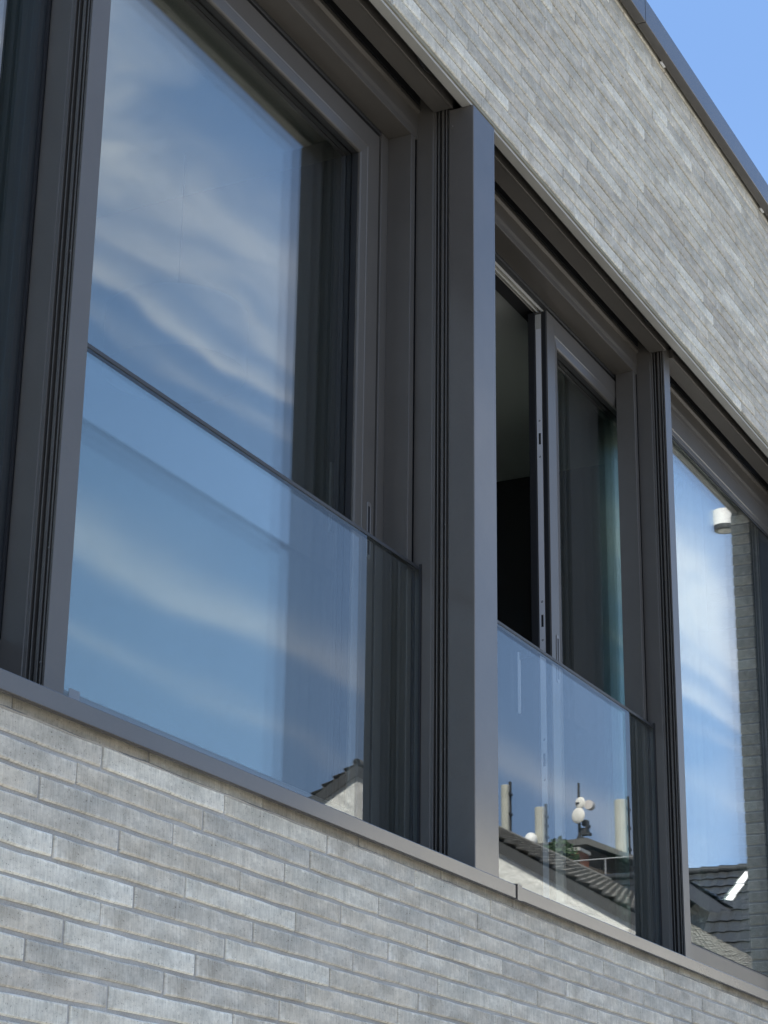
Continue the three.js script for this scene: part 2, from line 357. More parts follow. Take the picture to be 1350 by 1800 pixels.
{
  const p = group('pilaster', building), X = 5.535;
  mesh('guide_rail', upright([...guideProfile(X), [X + 0.006, -0.0965], [X + 0.006, -0.094], [X + 0.17, -0.094], [X + 0.17, -0.213]], SILL + 0.004, 5.50, 0.0008), M.metal, p);
  mesh('cover_panel', box(X, 5.7095, SILL + 0.004, 5.3205, -0.0925, -0.002, 0.0022), M.gloss, p);
  screws(p, X + 0.0015, [[-0.1025, 3.835], [-0.1025, 3.114], [-0.1025, 2.853]]);
  screws(p, X, [[-0.078, 5.257]]);
}
// --- head of the openings: cladding and the bottom bar of the raised blind
function head(x0, x1, sliding, name) {
  const h = group('head_cladding', building);
  mesh('fascia', along([[-0.2135, 5.2415], [-0.211, 5.239], [-0.211, 5.262], [-0.2085, 5.279], [-0.2085, 5.335], [-0.198, 5.343], [-0.198, 5.358], [-0.204, 5.362], [-0.3, 5.362], [-0.3, 5.2415]], x0, x1, 0.001), M.metal, h);
  mesh('blind_bar', along([[-0.149, 5.3265], [-0.139, 5.3255], [-0.082, 5.3255], [-0.080, 5.3235], [-0.076, 5.3235], [-0.076, 5.366], [-0.149, 5.366]], x0 + 0.004, x1 - 0.004, 0.001), M.metal, h);
  mesh('blind_fabric', boxX(x0 + 0.01, x1 - 0.01, 5.366, 5.50, -0.118, -0.113, 0), M.dark, h);
  mesh('box_back', boxX(x0 - 0.05, x1 + 0.05, 5.37, 5.70, -0.215, -0.20, 0), M.dark, h);
  mesh('box_top', boxX(x0 - 0.05, x1 + 0.05, 5.70, 5.72, -0.215, -0.044, 0), M.dark, h);
}
head(1.9, 3.496); head(3.572, 5.535); head(5.711, 7.675); head(7.751, 9.69);
{ // a slack cable loop showing above the bar
  const pts = [[5.19, 5.372, -0.062], [5.235, 5.338, -0.060], [5.275, 5.330, -0.056], [5.262, 5.342, -0.060], [5.225, 5.352, -0.062], [5.275, 5.336, -0.066], [5.31, 5.331, -0.058], [5.33, 5.345, -0.060], [5.30, 5.375, -0.062]];
  mesh('cable_loop', tube(pts, 0.0021, 60, 6), M.rubber, building);
  mesh('cable_loop', tube(pts.map(([x, y, z]) => [x + 2.12, y, z]), 0.0021, 60, 6), M.rubber, building);
}

// --- sliding windows
function slidingWindow(X, x0, sashLeft, sashRight, opts = {}) {
  const w = group('sliding_window', building), zf = -0.294, y0 = SILL + 0.012, zb = opts.open ? -0.291 : -0.298;
  // cladding of the right jamb and of the head, stepping back to the frame
  mesh('jamb_panel', upright([[X - 0.045, zb], [X - 0.045, -0.211], [X - 0.014, -0.211], [X - 0.014, -0.235], [X + 0.02, -0.235], [X + 0.02, zb]], y0, 5.2375, 0.0012), M.metal, w);
  mesh('soffit_panel', along([[-0.298, 5.2385], [-0.2115, 5.2385], [-0.2115, 5.2405], [-0.2145, 5.241], [-0.2145, 5.26], [-0.298, 5.26]], x0, X - 0.002, 0.001), M.metal, w);
  // outer frame
  if (!opts.open) mesh('frame', upright([[X - 0.094, -0.42], [X - 0.094, -0.299], [X - 0.0925, -0.2975], [X + 0.05, -0.2975], [X + 0.05, -0.42]], y0, 5.2372, 0.001), M.metal, w);
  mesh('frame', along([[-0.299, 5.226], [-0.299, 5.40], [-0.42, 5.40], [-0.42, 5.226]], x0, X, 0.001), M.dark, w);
  mesh('frame', along([[-0.296, y0], [-0.296, 2.80], [-0.42, 2.80], [-0.42, y0]], x0, X, 0.001), M.metal, w);
  mesh('frame', upright(rect(x0, x0 + 0.06, -0.42, -0.30), y0, 5.2372, 0.001), M.metal, w);
  if (!opts.open) mesh('frame_gap', upright(rect(X - 0.118, X - 0.093, -0.40, -0.33), y0, 5.2372, 0), M.rubber, w);
  // running track in the head
  mesh('track', along([[-0.322, 5.2265], [-0.322, 5.214], [-0.326, 5.214], [-0.326, 5.222], [-0.336, 5.222], [-0.336, 5.208], [-0.340, 5.208], [-0.340, 5.222], [-0.352, 5.222], [-0.352, 5.213], [-0.356, 5.213], [-0.356, 5.2265]], x0 + 0.06, X - 0.10, 0.0006), M.zinc, w);
  // sash
  const sB = 2.806, sT = 5.206, gx0 = sashLeft + 0.119, gx1 = sashRight - 0.119, gy0 = 2.90, gy1 = 5.09;
  const stile = (a, b, dir) => { // a outer edge, b inner edge (towards the glass)
    const s = Math.sign(b - a);
    return upright([[a, -0.374], [a, zf], [b - s * 0.040, zf], [b - s * 0.038, zf - 0.0015], [b - s * 0.004, zf - 0.006], [b, zf - 0.010], [b, zf - 0.018], [b - s * 0.012, zf - 0.018], [b - s * 0.012, -0.374]], sB, sT, 0.0008);
  };
  const sash = mesh('sash', [stile(sashLeft, gx0), stile(sashRight, gx1),
    along([[zf, sT], [zf, gy1 + 0.040], [zf - 0.0015, gy1 + 0.038], [zf - 0.006, gy1 + 0.004], [zf - 0.010, gy1], [zf - 0.018, gy1], [zf - 0.018, gy1 + 0.012], [-0.374, gy1 + 0.012], [-0.374, sT]], gx0 - 0.0405, gx1 + 0.0405, 0.0008),
    along([[zf, sB], [zf, gy0 - 0.040], [zf - 0.006, gy0 - 0.004], [zf - 0.010, gy0], [zf - 0.018, gy0], [zf - 0.018, gy0 - 0.012], [-0.374, gy0 - 0.012], [-0.374, sB]], gx0 - 0.0405, gx1 + 0.0405, 0.0008)], M.metal, w);
  mesh('gasket', [upright(rect(gx1, gx1 + 0.012, -0.331, zf - 0.0185), gy0, gy1, 0), upright(rect(gx0 - 0.012, gx0, -0.331, zf - 0.0185), gy0, gy1, 0),
    boxX(gx0 - 0.012, gx1 + 0.012, gy1, gy1 + 0.012, -0.331, zf - 0.0185, 0), boxX(gx0 - 0.012, gx1 + 0.012, gy0 - 0.012, gy0, -0.331, zf - 0.0185, 0)], M.rubber, w);
  for (const z of [-0.332, -0.350, -0.368]) mesh('pane', inward(rect(gx0 - 0.008, gx1 + 0.008, gy0 - 0.008, gy1 + 0.008), z - 0.004, z), M.pane, w);
  for (const z of [-0.336, -0.354]) mesh('spacer', [box(gx1 - 0.003, gx1 + 0.006, gy0, gy1, z - 0.0138, z - 0.0002, 0), box(gx0 - 0.006, gx0 + 0.003, gy0, gy1, z - 0.0138, z - 0.0002, 0), boxX(gx0 + 0.003, gx1 - 0.003, gy1 - 0.003, gy1 + 0.006, z - 0.0138, z - 0.0002, 0), boxX(gx0 + 0.003, gx1 - 0.003, gy0 - 0.006, gy0 + 0.003, z - 0.0138, z - 0.0002, 0)], M.rubber, w);
  // flush pull let into the stile
  const hx = opts.pullAt, hy0 = 3.70, hy1 = 3.885;
  const ring = new THREE.Shape(), hole = new THREE.Path();
  const rr = (s, x0_, x1_, a, b, r) => { s.moveTo(x0_ + r, a); s.lineTo(x1_ - r, a); s.absarc(x1_ - r, a + r, r, -Math.PI / 2, 0); s.lineTo(x1_, b - r); s.absarc(x1_ - r, b - r, r, 0, Math.PI / 2); s.lineTo(x0_ + r, b); s.absarc(x0_ + r, b - r, r, Math.PI / 2, Math.PI); s.lineTo(x0_, a + r); s.absarc(x0_ + r, a + r, r, Math.PI, 1.5 * Math.PI); };
  rr(ring, hx - 0.012, hx + 0.012, hy0, hy1, 0.008); rr(hole, hx - 0.0085, hx + 0.0085, hy0 + 0.012, hy1 - 0.012, 0.006); ring.holes.push(hole);
  const rg = new THREE.ExtrudeGeometry(ring, { depth: 0.0015, bevelEnabled: true, bevelSize: 0.0008, bevelThickness: 0.0008, bevelSegments: 1, curveSegments: 6 }); rg.translate(0, 0, zf + 0.0005);
  const pull = mesh('flush_pull', rg, M.pull, w);
  const cup = new THREE.Shape(); rr(cup, hx - 0.009, hx + 0.009, hy0 + 0.011, hy1 - 0.011, 0.006);
  const cg = new THREE.ExtrudeGeometry(cup, { depth: 0.001, bevelEnabled: false, curveSegments: 6 }); cg.translate(0, 0, zf + 0.0006); mesh('pull_recess', cg, M.rubber, w);
  // lever on the inside
  const lx = opts.leverAt;
  const ly = opts.open ? 3.58 : 3.80;
  mesh('lever', boxX(lx - 0.0045, lx + 0.0045, ly, ly + 0.235, -0.424, -0.416, 0.002), M.plate, w);
  mesh('lever_neck', boxX(lx - 0.006, lx + 0.006, opts.open ? ly + 0.205 : ly, opts.open ? ly + 0.235 : ly + 0.03, -0.4155, -0.3745, 0.002), M.rubber, w);
  if (opts.open) { // edge of the slid sash: seals and the long lock plate
    const e = sashLeft;
    mesh('edge_seal', [box(e - 0.006, e - 0.0005, sB, sT - 0.002, -0.373, -0.345, 0.001), box(e - 0.004, e - 0.0005, sB, sT - 0.002, -0.316, -0.298, 0.001)], M.rubber, w);
    const pl = new THREE.Shape(); pl.moveTo(-0.341, sB + 0.02); pl.lineTo(-0.319, sB + 0.02); pl.lineTo(-0.319, sT - 0.012); pl.lineTo(-0.341, sT - 0.012); pl.closePath();
    for (const y of [4.665, 3.93, 3.40]) { const q = new THREE.Path(); q.moveTo(-0.335, y - 0.024); q.lineTo(-0.325, y - 0.024); q.lineTo(-0.325, y + 0.024); q.lineTo(-0.335, y + 0.024); q.closePath(); pl.holes.push(q);
      for (const dy of [0.075, -0.075]) { const c = new THREE.Path(); c.absarc(-0.330, y + dy, 0.0045, 0, Math.PI * 2); pl.holes.push(c); } }
    const pg = new THREE.ExtrudeGeometry(pl, { depth: 0.003, bevelEnabled: false, curveSegments: 8 }); // shape x is world z
    pg.rotateY(-Math.PI / 2); pg.translate(e - 0.0008, 0, 0);
    mesh('lock_plate', pg, M.plate, w);
    for (const y of [4.665, 3.93, 3.40]) mesh('lock_recess', box(e - 0.0012, e - 0.0004, y - 0.09, y + 0.09, -0.338, -0.322, 0), M.rubber, w);
    for (const y of [4.665, 3.93, 3.40]) for (const dy of [0.075, -0.075]) { const c = new THREE.CylinderGeometry(0.0028, 0.0028, 0.002, 10); c.rotateZ(Math.PI / 2); c.translate(e - 0.0022, y + dy, -0.330); mesh('screw', c, M.steel, w); }
    mesh('corner_bracket', box(e - 0.0052, e - 0.004, sT - 0.075, sT - 0.014, -0.3425, -0.3175, 0.0004), M.zinc, w);
  }
  return w;
}
slidingWindow(5.535, 3.572, 3.70, 5.417, { pullAt: 5.382, leverAt: 5.365 });
slidingWindow(7.675, 5.711, 6.877, 8.62, { pullAt: 6.932, leverAt: 6.86, open: true });

// --- fixed windows
function fixedWindow(x0, x1) {
  const w = group('fixed_window', building), zg = -0.222;
  mesh('frame', along([[-0.2115, 5.159], [-0.2115, 5.2405], [-0.30, 5.2405], [-0.30, 5.12], [-0.224, 5.12], [-0.224, 5.130], [-0.214, 5.132], [-0.214, 5.156]], x0, x1, 0.0008), M.metal, w);
  mesh('frame', along([[-0.2115, SILL + 0.015], [-0.2115, 2.905], [-0.214, 2.908], [-0.30, 2.908], [-0.30, SILL + 0.015]], x0, x1, 0.0008), M.metal, w);
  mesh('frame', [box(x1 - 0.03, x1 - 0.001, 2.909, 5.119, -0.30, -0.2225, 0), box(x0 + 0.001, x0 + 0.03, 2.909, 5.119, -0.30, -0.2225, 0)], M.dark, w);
  mesh('gasket', [boxX(x0, x1, 5.120, 5.130, -0.2235, -0.2165, 0), boxX(x0, x1, 2.9085, 2.9135, -0.2215, -0.2165, 0), box(x1 - 0.006, x1 - 0.001, 2.914, 5.119, -0.2215, -0.2135, 0), box(x0 + 0.001, x0 + 0.006, 2.914, 5.119, -0.2215, -0.2135, 0)], M.rubber, w);
  for (const z of [-0.222, -0.240, -0.258]) mesh('pane', inward(rect(x0 + 0.031 * (z < -0.23), x1 - 0.031 * (z < -0.23), 2.909, 5.119), z - 0.004, z), M.coatedPane, w);
  return w;
}
fixedWindow(1.95, 3.4955); fixedWindow(7.751, 9.66);
{ // guide of the last blind against the brick pier, and the one at the left pier
  const X = 9.69;
  const g = group('guide_rail', building);
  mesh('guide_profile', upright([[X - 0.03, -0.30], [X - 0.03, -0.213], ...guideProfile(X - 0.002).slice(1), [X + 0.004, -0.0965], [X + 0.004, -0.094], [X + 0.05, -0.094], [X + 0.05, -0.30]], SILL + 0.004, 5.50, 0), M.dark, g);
  const h = group('guide_rail', building);
  mesh('guide_profile', upright(rect(1.86, 1.95, -0.30, -0.10), SILL + 0.004, 5.50, 0.001), M.metal, h);
}
// --- glass railings in front of the sliding windows
function railing(x0, x1) {
  const r = group('glass_railing', building), z = -0.190, top = 3.700;
  mesh('glass_pane', inward(rect(x0 + 0.004, x1 - 0.003, SILL + 0.01, top), z - 0.0145, z), M.railing, r);
  mesh('edge_cap', along([[z - 0.0165, top - 0.0065], [z - 0.0150, top - 0.0065], [z - 0.0150, top + 0.0006], [z + 0.0006, top + 0.0006], [z + 0.0006, top - 0.0065], [z + 0.0022, top - 0.0065], [z + 0.0022, top + 0.0035], [z - 0.0165, top + 0.0035]], x0 + 0.004, x1 - 0.006, 0), M.dark, r);
  mesh('side_channel', [box(x1 - 0.007, x1 - 0.0005, SILL + 0.008, top + 0.012, z + 0.001, z + 0.008, 0), box(x1 - 0.007, x1 - 0.0005, SILL + 0.008, top + 0.012, z - 0.0225, z - 0.0155, 0)], M.rubber, r);
  return r;
}
railing(3.572, 5.535);
railing(5.7095, 7.675);
mesh('sticker', inward(rect(3.727, 3.770, 2.795, 2.855), -0.1894, -0.1890), std(lin(0.20, 0.23, 0.26), { roughness: 0.6 }), building);

// --- rooms, roof and the rest of the shell
{
  const shell = group('shell', building);
  mesh('floor_slab', box(XL, XR, 2.40, 2.734, -7.8, -0.205, 0), M.floor, shell);
  mesh('room_ceiling', box(XL, XR, 5.262, 5.34, -7.8, -0.42, 0), M.ceiling, shell);
  mesh('roof_slab', box(XL, XR, 5.74, 6.64, -7.8, -0.205, 0), M.wallGrey, shell);
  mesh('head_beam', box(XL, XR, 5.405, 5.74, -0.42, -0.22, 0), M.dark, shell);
  mesh('rear_wall', box(XL, XR, 0, 6.64, -8.1, -7.801, 0), M.wallGrey, shell);
  mesh('end_wall', box(XR - 0.2, XR - 0.001, 0, 6.64, -7.8, -0.205, 0), M.wallGrey, shell);
  mesh('end_wall', box(XL + 0.001, XL + 0.2, 0, 6.64, -7.8, -0.205, 0), M.wallGrey, shell);
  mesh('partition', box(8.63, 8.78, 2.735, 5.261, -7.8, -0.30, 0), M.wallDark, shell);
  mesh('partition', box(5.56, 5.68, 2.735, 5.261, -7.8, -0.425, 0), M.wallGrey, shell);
  mesh('partition', box(3.51, 3.56, 2.735, 5.261, -7.8, -0.31, 0), M.wallGrey, shell);
  mesh('ground_floor_slab', box(XL, XR, -0.2, 0.05, -7.8, -0.205, 0), M.floor, shell);
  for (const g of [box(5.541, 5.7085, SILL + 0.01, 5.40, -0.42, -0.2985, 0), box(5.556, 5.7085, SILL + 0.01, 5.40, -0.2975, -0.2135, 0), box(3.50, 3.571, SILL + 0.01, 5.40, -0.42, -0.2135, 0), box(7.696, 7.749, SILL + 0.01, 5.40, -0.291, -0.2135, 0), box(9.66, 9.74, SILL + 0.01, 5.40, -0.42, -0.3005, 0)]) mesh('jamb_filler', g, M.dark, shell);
}

// ---------------------------------------------------------------- things inside the rooms
{
  const lamp = thing('ceiling_lamp', 'round drum ceiling lamp dimly seen through the left sliding window', 'lamp');
  lamp.position.set(5.32, 5.2615, -1.0);
  const sh = cyl(0.24, 0.24, 0.22, 0, -0.83, 0, 48);
  mesh('shade', sh, std(lin(0.10, 0.10, 0.12), { roughness: 0.8 }), lamp);
  mesh('cord', cyl(0.0015, 0.0015, 0.612, 0, -0.611, 0, 6), M.rubber, lamp);
}
{
  const c = thing('teal_strip_stand_in', 'added pale blue-green folded sheet standing in for a bright teal strip behind the open sash', 'teal_strip_stand_in');  // added folded sheet, stands in for a bright teal strip of unknown cause
  const g = new Geo(), N = 56, x0 = 7.985, x1 = 8.30, wave = (i) => -0.47 + 0.022 * Math.sin(i * 0.9) + 0.006 * Math.sin(i * 2.3 + 1);
  for (let i = 0; i < N; i++) { const a = x0 + (x1 - x0) * i / N, b = x0 + (x1 - x0) * (i + 1) / N; g.quad([a, 2.75, wave(i)], [b, 2.75, wave(i + 1)], [b, 5.20, wave(i + 1)], [a, 5.20, wave(i)]); }
  mesh('folded_sheet', g.done(), std(lin(0.55, 0.70, 0.70), { roughness: 0.9 }), c);
  mesh('rail', boxX(x0 - 0.1, 8.6, 5.20, 5.2615, -0.482, -0.462, 0), M.white, c);
}

// ---------------------------------------------------------------- ground
const asphaltTex = dataTex(512, 512, (i, j) => { const u = i / 512, v = j / 512; const c = 218 + 50 * (tfbm(u, v, 6, 6, 131) - 0.5) + 40 * (hash3(i, j, 133) - 0.5); return [clamp8(c), clamp8(c), clamp8(c)]; }, true);
asphaltTex.repeat.set(0.25, 0.25);
{
  const g = new Geo(); g.quad([-300, 0, 300], [300, 0, 300], [300, 0, -300], [-300, 0, -300]);
  structure('ground', g.done(), std(lin(0.36, 0.345, 0.31), { roughness: 0.95, map: asphaltTex }));
  const r = new Geo(); r.quad([-120, 0.004, 7.4], [140, 0.004, 7.4], [140, 0.004, 2.2], [-120, 0.004, 2.2]);
  structure('road', r.done(), std(lin(0.20, 0.195, 0.185), { roughness: 0.95, map: asphaltTex }));
  structure('pavement', box(-120, 140, 0.0, 0.12, 0.01, 2.2, 0.01), std(lin(0.38, 0.365, 0.33), { roughness: 0.95, map: asphaltTex }));
}

// ---------------------------------------------------------------- the houses across the street, mirrored in the glass
const plasterBump = dataTex(256, 256, (i, j) => { const u = i / 256, v = j / 256; const c = 128 + 200 * (tfbm(u, v, 10, 4, 151) - 0.5); return [clamp8(c), clamp8(c), clamp8(c)]; });
plasterBump.repeat.set(0.7, 0.7);
const plaster = (r, g, b) => std(lin(r, g, b), { roughness: 0.95, bumpMap: plasterBump, bumpScale: 0.06 });
// a roof slope of pantiles: origin o, run along e (unit, length L), down the slope f (unit, length S)
function tiledSlope(o, e, L, f, S, tw = 0.30, th = 0.36, lip = 0.035) {
  const O = new THREE.Vector3(...o), E = new THREE.Vector3(...e), F = new THREE.Vector3(...f), N = new THREE.Vector3().crossVectors(E, F).normalize(); if (N.y < 0) N.negate();
  const g = new Geo(), nu = Math.round(L / tw), nv = Math.round(S / th), sub = 4;
  const at = (u, v, h) => { const q = O.clone().addScaledVector(E, u).addScaledVector(F, v).addScaledVector(N, h); return [q.x, q.y, q.z]; };
  const hump = (k) => 0.028 * Math.pow(Math.abs(Math.cos(Math.PI * k / sub)), 1.5);
  const d = new THREE.Vector3().crossVectors(E, F).dot(N) > 0;
  for (let j = 0; j < nv; j++) for (let i = 0; i < nu; i++) for (let k = 0; k < sub; k++) {
    const u0 = (i + k / sub) * L / nu, u1 = (i + (k + 1) / sub) * L / nu, v0 = j * S / nv, v1 = (j + 1) * S / nv, h0 = hump(k), h1 = hump(k + 1), jit = 0.012 * hash3(i, j, 7);
    const q = [at(u0, v0, h0 + jit), at(u1, v0, h1 + jit), at(u1, v1, h1 + lip + jit), at(u0, v1, h0 + lip + jit)];
    d ? g.quad(...q) : g.quad(...q.reverse());
    const s = [at(u0, v1, h0 + lip + jit), at(u1, v1, h1 + lip + jit), at(u1, v1, h1 - 0.012), at(u0, v1, h0 - 0.012)];
    d ? g.quad(...s) : g.quad(...s.reverse());
  }
  return g.done();
}
const tileGrey = std(lin(0.36, 0.34, 0.30), { roughness: 0.75, map: asphaltTex }), tileBlack = std(lin(0.022, 0.023, 0.025), { roughness: 0.35 }), timber = std(lin(0.055, 0.057, 0.058), { roughness: 0.7 });
{ // white gable house
  const h = thing('gable_house', 'white plastered gable house with grey tiled roof mirrored in the railing glass', 'house');
  const X = 32, zc = 13.85, ya = 10.05, k = 0.575, half = 6.7, eave = ya - k * half;
  mesh('wall', prism([[zc - half + 0.5, 0], [zc + half - 0.5, 0], [zc + half - 0.5, eave + 0.5 * k], [zc, ya], [zc - half + 0.5, eave + 0.5 * k]], X, X + 12, (z, y, x) => [x, y, z], 0), plaster(0.74, 0.74, 0.70), h);
  const c = 1 / Math.hypot(1, k), S = half / c;
  for (const s of [-1, 1]) {
    const roof = mesh('roof', tiledSlope([X - 0.06, ya + 0.16, zc], [1, 0, 0], 12.4, [0, -k * c, s * c], S, 0.30, 0.25, 0.07), tileGrey, h);
    mesh('roof_deck', prism([[zc, ya + 0.15], [zc + s * half, eave + 0.15], [zc + s * half, eave], [zc, ya]], X - 0.04, X + 12.3, (z, y, x) => [x, y, z], 0), timber, h);
    mesh('barge_board', prism([[zc, ya + 0.17], [zc + s * half, eave + 0.17], [zc + s * half, eave - 0.03], [zc, ya - 0.03]], X - 0.07, X - 0.041, (z, y, x) => [x, y, z], 0), timber, h);
  }
  mesh('ridge', tube([[X - 0.07, ya + 0.22, zc], [X + 6, ya + 0.22, zc], [X + 12.4, ya + 0.22, zc]], 0.07, 4, 8), tileGrey, h);
}
{ // dark roofed house further down the street
  const h = thing('dark_roofed_house', 'house with glossy black tiled roof mirrored in the right fixed window', 'house');
  const X = 50;
  // main roof: ridge along the z axis
  mesh('wall', box(X - 5, X + 5.5, 0, 6.4, 7.2, 18.8, 0), plaster(0.50, 0.48, 0.44), h);
  for (const s of [-1, 1]) { const k = 0.82, c = 1 / Math.hypot(1, k); mesh('roof', tiledSlope([X + 0.4, 11.45, 6.6], [0, 0, 1], 12.8, [s * c, -k * c, 0], 6.4 / c, 0.32, 0.40), tileBlack, h);
    mesh('roof_deck', prism([[X + 0.4, 11.43], [X + 0.4 + s * 6.4, 11.43 - k * 6.4], [X + 0.4 + s * 6.4, 11.25 - k * 6.4], [X + 0.4, 11.25]], 6.6, 19.4, (x, y, z) => [x, y, z], 0), timber, h); }
  mesh('ridge', [...Array(26)].map((_, i) => tube([[X + 0.4, 11.50, 6.7 + i * 0.49], [X + 0.4, 11.51, 6.92 + i * 0.49], [X + 0.4, 11.53, 7.19 + i * 0.49]], 0.10, 3, 8)), tileBlack, h);
  // cross gable towards the street
  const zc = 12.05, ya = 10.0, k = 0.72, half = 2.3, fx = X - 4.6;
  mesh('gable_wall', prism([[zc - half + 0.2, 0], [zc + half - 0.2, 0], [zc + half - 0.2, ya - k * half + 0.1], [zc, ya - 0.05], [zc - half + 0.2, ya - k * half + 0.1]], fx, X, (z, y, x) => [x, y, z], 0), plaster(0.50, 0.48, 0.44), h);
  for (const s of [-1, 1]) { const c = 1 / Math.hypot(1, k); mesh('gable_roof', tiledSlope([fx - 0.6, ya + 0.2, zc], [1, 0, 0], 4.6, [0, -k * c, s * c], half / c, 0.32, 0.40), tileBlack, h);
    mesh('barge_board', prism([[zc, ya + 0.18], [zc + s * half, ya + 0.18 - k * half], [zc + s * half, ya - 0.18 - k * half], [zc, ya - 0.18]], fx - 0.62, fx + 2, (z, y, x) => [x, y, z], 0), std(lin(0.02, 0.024, 0.035), { roughness: 0.5 }), h); }
  // lean-to roof in front with bright valley flashing
  const k2 = 1.0, c2 = 1 / Math.hypot(1, k2);
  mesh('lower_roof', tiledSlope([X - 4.9, 9.75, 7.2], [0, 0, 1], 4.35, [-c2, -k2 * c2, 0], 3.6, 0.32, 0.40), tileBlack, h);
  mesh('lower_wall', box(X - 6.9, X - 4.8, 0, 7.3, 7.3, 11.4, 0), plaster(0.50, 0.48, 0.44), h);
  const flash = std(lin(0.85, 0.85, 0.83), { roughness: 0.4 });
  const fl = (a, b, w) => { const A = new THREE.Vector3(...a), B = new THREE.Vector3(...b), D = B.clone().sub(A).normalize(), S2 = new THREE.Vector3(0, 0, 1).sub(D.clone().multiplyScalar(D.z)).normalize().multiplyScalar(w / 2), N = new THREE.Vector3().crossVectors(S2, D).normalize().multiplyScalar(0.03); if (N.y < 0) N.negate();
    const q = (v, s, n) => { const t = v.clone().addScaledVector(S2, s).addScaledVector(N, n); return [t.x, t.y, t.z]; }, g = new Geo();
    const c8 = [q(A, -1, 0), q(A, 1, 0), q(B, 1, 0), q(B, -1, 0), q(A, -1, 1), q(A, 1, 1), q(B, 1, 1), q(B, -1, 1)];
    for (const [i, j, m, n] of [[0, 1, 2, 3], [7, 6, 5, 4], [4, 5, 1, 0], [5, 6, 2, 1], [6, 7, 3, 2], [7, 4, 0, 3]]) g.quad(c8[i], c8[j], c8[m], c8[n]); return g.done(); };
  const rp = (x, z) => [x, 11.45 - 0.82 * (X + 0.4 - x) + 0.09, z];
  mesh('flashing', [fl(rp(50.15, 12.25), rp(49.72, 12.36), 0.2), fl(rp(49.69, 12.33), rp(49.3, 12.44), 0.2), fl(rp(49.27, 12.42), rp(48.9, 12.52), 0.2), fl(rp(48.87, 12.5), rp(48.55, 12.58), 0.18)], flash, h);
  mesh('roof_light', fl(rp(49.6, 13.55), rp(49.3, 13.85), 0.12), flash, h);
}
{ // brown house with the low roof and its chimney
  const h = thing('brown_house', 'brown timber-clad house with low dark roof behind the white gable house', 'house');
  const X = 60, zc = 20.24, ya = 14.5;
  mesh('wall', prism([[17.8, 0], [25, 0], [25, 14.05], [zc, 14.3], [19.1, 13.75], [17.8, 13.3]], X, X + 9, (z, y, x) => [x, y, z], 0), std(lin(0.075, 0.06, 0.05), { roughness: 0.9, map: asphaltTex }), h);
  mesh('roof', prism([[25.4, 14.42], [zc, 14.60], [19.0, 14.05], [17.4, 13.4], [17.4, 13.28], [19.0, 13.90], [zc, 14.40], [25.4, 14.24]], X - 0.5, X + 9.4, (z, y, x) => [x, y, z], 0), std(lin(0.10, 0.10, 0.095), { roughness: 0.6 }), h);
  mesh('chimney', box(X - 2.2, X - 1.4, 0, 13.85, 19.83, 20.25, 0), std(lin(0.30, 0.115, 0.065), { roughness: 0.9, map: asphaltTex }), h);
  mesh('chimney_cap', box(X - 2.25, X - 1.35, 13.85, 13.95, 19.78, 20.30, 0), M.zinc, h);
}
{ // flat roofed block in front of it
  const h = thing('flat_roofed_block', 'low flat-roofed dark block right of the brown house', 'building');
  mesh('wall', box(55, 58.5, 0, 12.2, 15.6, 18.9, 0), std(lin(0.05, 0.052, 0.055), { roughness: 0.9 }), h);
  mesh('roof_edge', box(54.8, 58.7, 12.2, 12.32, 15.4, 19.1, 0), M.zinc, h);
  for (const [z, w] of [[16.6, 0.5], [17.7, 0.5]]) { const f = mesh('window', box(54.94, 55.01, 10.4, 11.7, z, z + w, 0), std(lin(0.3, 0.33, 0.36), { roughness: 0.1 }), h); mesh('window_frame', boxX(54.92, 54.99, 11.7, 11.76, z - 0.04, z + w + 0.04, 0), M.white, f); }
  mesh('handrail', [tube([[54.9, 12.95, 15.5], [54.9, 12.95, 17], [54.9, 12.95, 19]], 0.02, 4, 6), ...[15.5, 16.7, 17.9, 19].map((z) => cyl(0.02, 0.02, 0.66, 54.9, 12.31, z, 6))], M.steel, h);
}
// antennas on the roofs behind
function panelAntenna(x, z, y0, y1, base, w, label) {
  const a = thing('panel_antenna', label, 'antenna', 'mobile phone antennas on the roofs');
  const s = new THREE.Shape(), hw = w / 2, d = w * 0.32; s.moveTo(-hw, -d); s.lineTo(hw, -d); s.lineTo(hw, 0); s.absellipse(0, 0, hw, d, 0, Math.PI, false); s.closePath();
  const g = new THREE.ExtrudeGeometry(s, { depth: y1 - y0, bevelEnabled: true, bevelSize: 0.01, bevelThickness: 0.02, bevelSegments: 2, curveSegments: 10 }); g.rotateX(-Math.PI / 2); g.rotateY(Math.PI / 2); g.translate(x, y0, z);
  mesh('radome', g, std(lin(0.62, 0.62, 0.54), { roughness: 0.55, map: asphaltTex }), a);
  const px = x + w * 0.5 + 0.08, pz = z - w * 0.42;
  mesh('end_cap', boxX(x - w * 0.30, x + w * 0.30, y0 - 0.07, y0 - 0.01, z - w * 0.46, z + w * 0.46, 0.01), M.dark, a);
  mesh('pole', cyl(0.05, 0.05, y1 - base + 0.16, px, base, pz, 10), M.dark, a);
  for (const yy of [y0 + 0.22, (y0 + y1) / 2, y1 - 0.3]) mesh('bracket', boxX(x, px + 0.06, yy, yy + 0.07, pz - 0.07, pz + 0.09, 0), M.dark, a);
  for (const k of [-0.25, 0.05, 0.3]) mesh('cable', tube([[x + 0.02, y0 - 0.03, z + k * w], [x + 0.05, y0 - 0.25, z + k * w * 0.7], [px + 0.03, y0 - 0.42, pz + k * 0.1], [px + 0.03, base + 0.02, pz + k * 0.1]], 0.013, 10, 5), M.rubber, a);
  return a;
}
panelAntenna(60.6, 23.45, 14.85, 16.75, 14.30, 0.24, 'tall white panel antenna at the pilaster edge of the reflection');
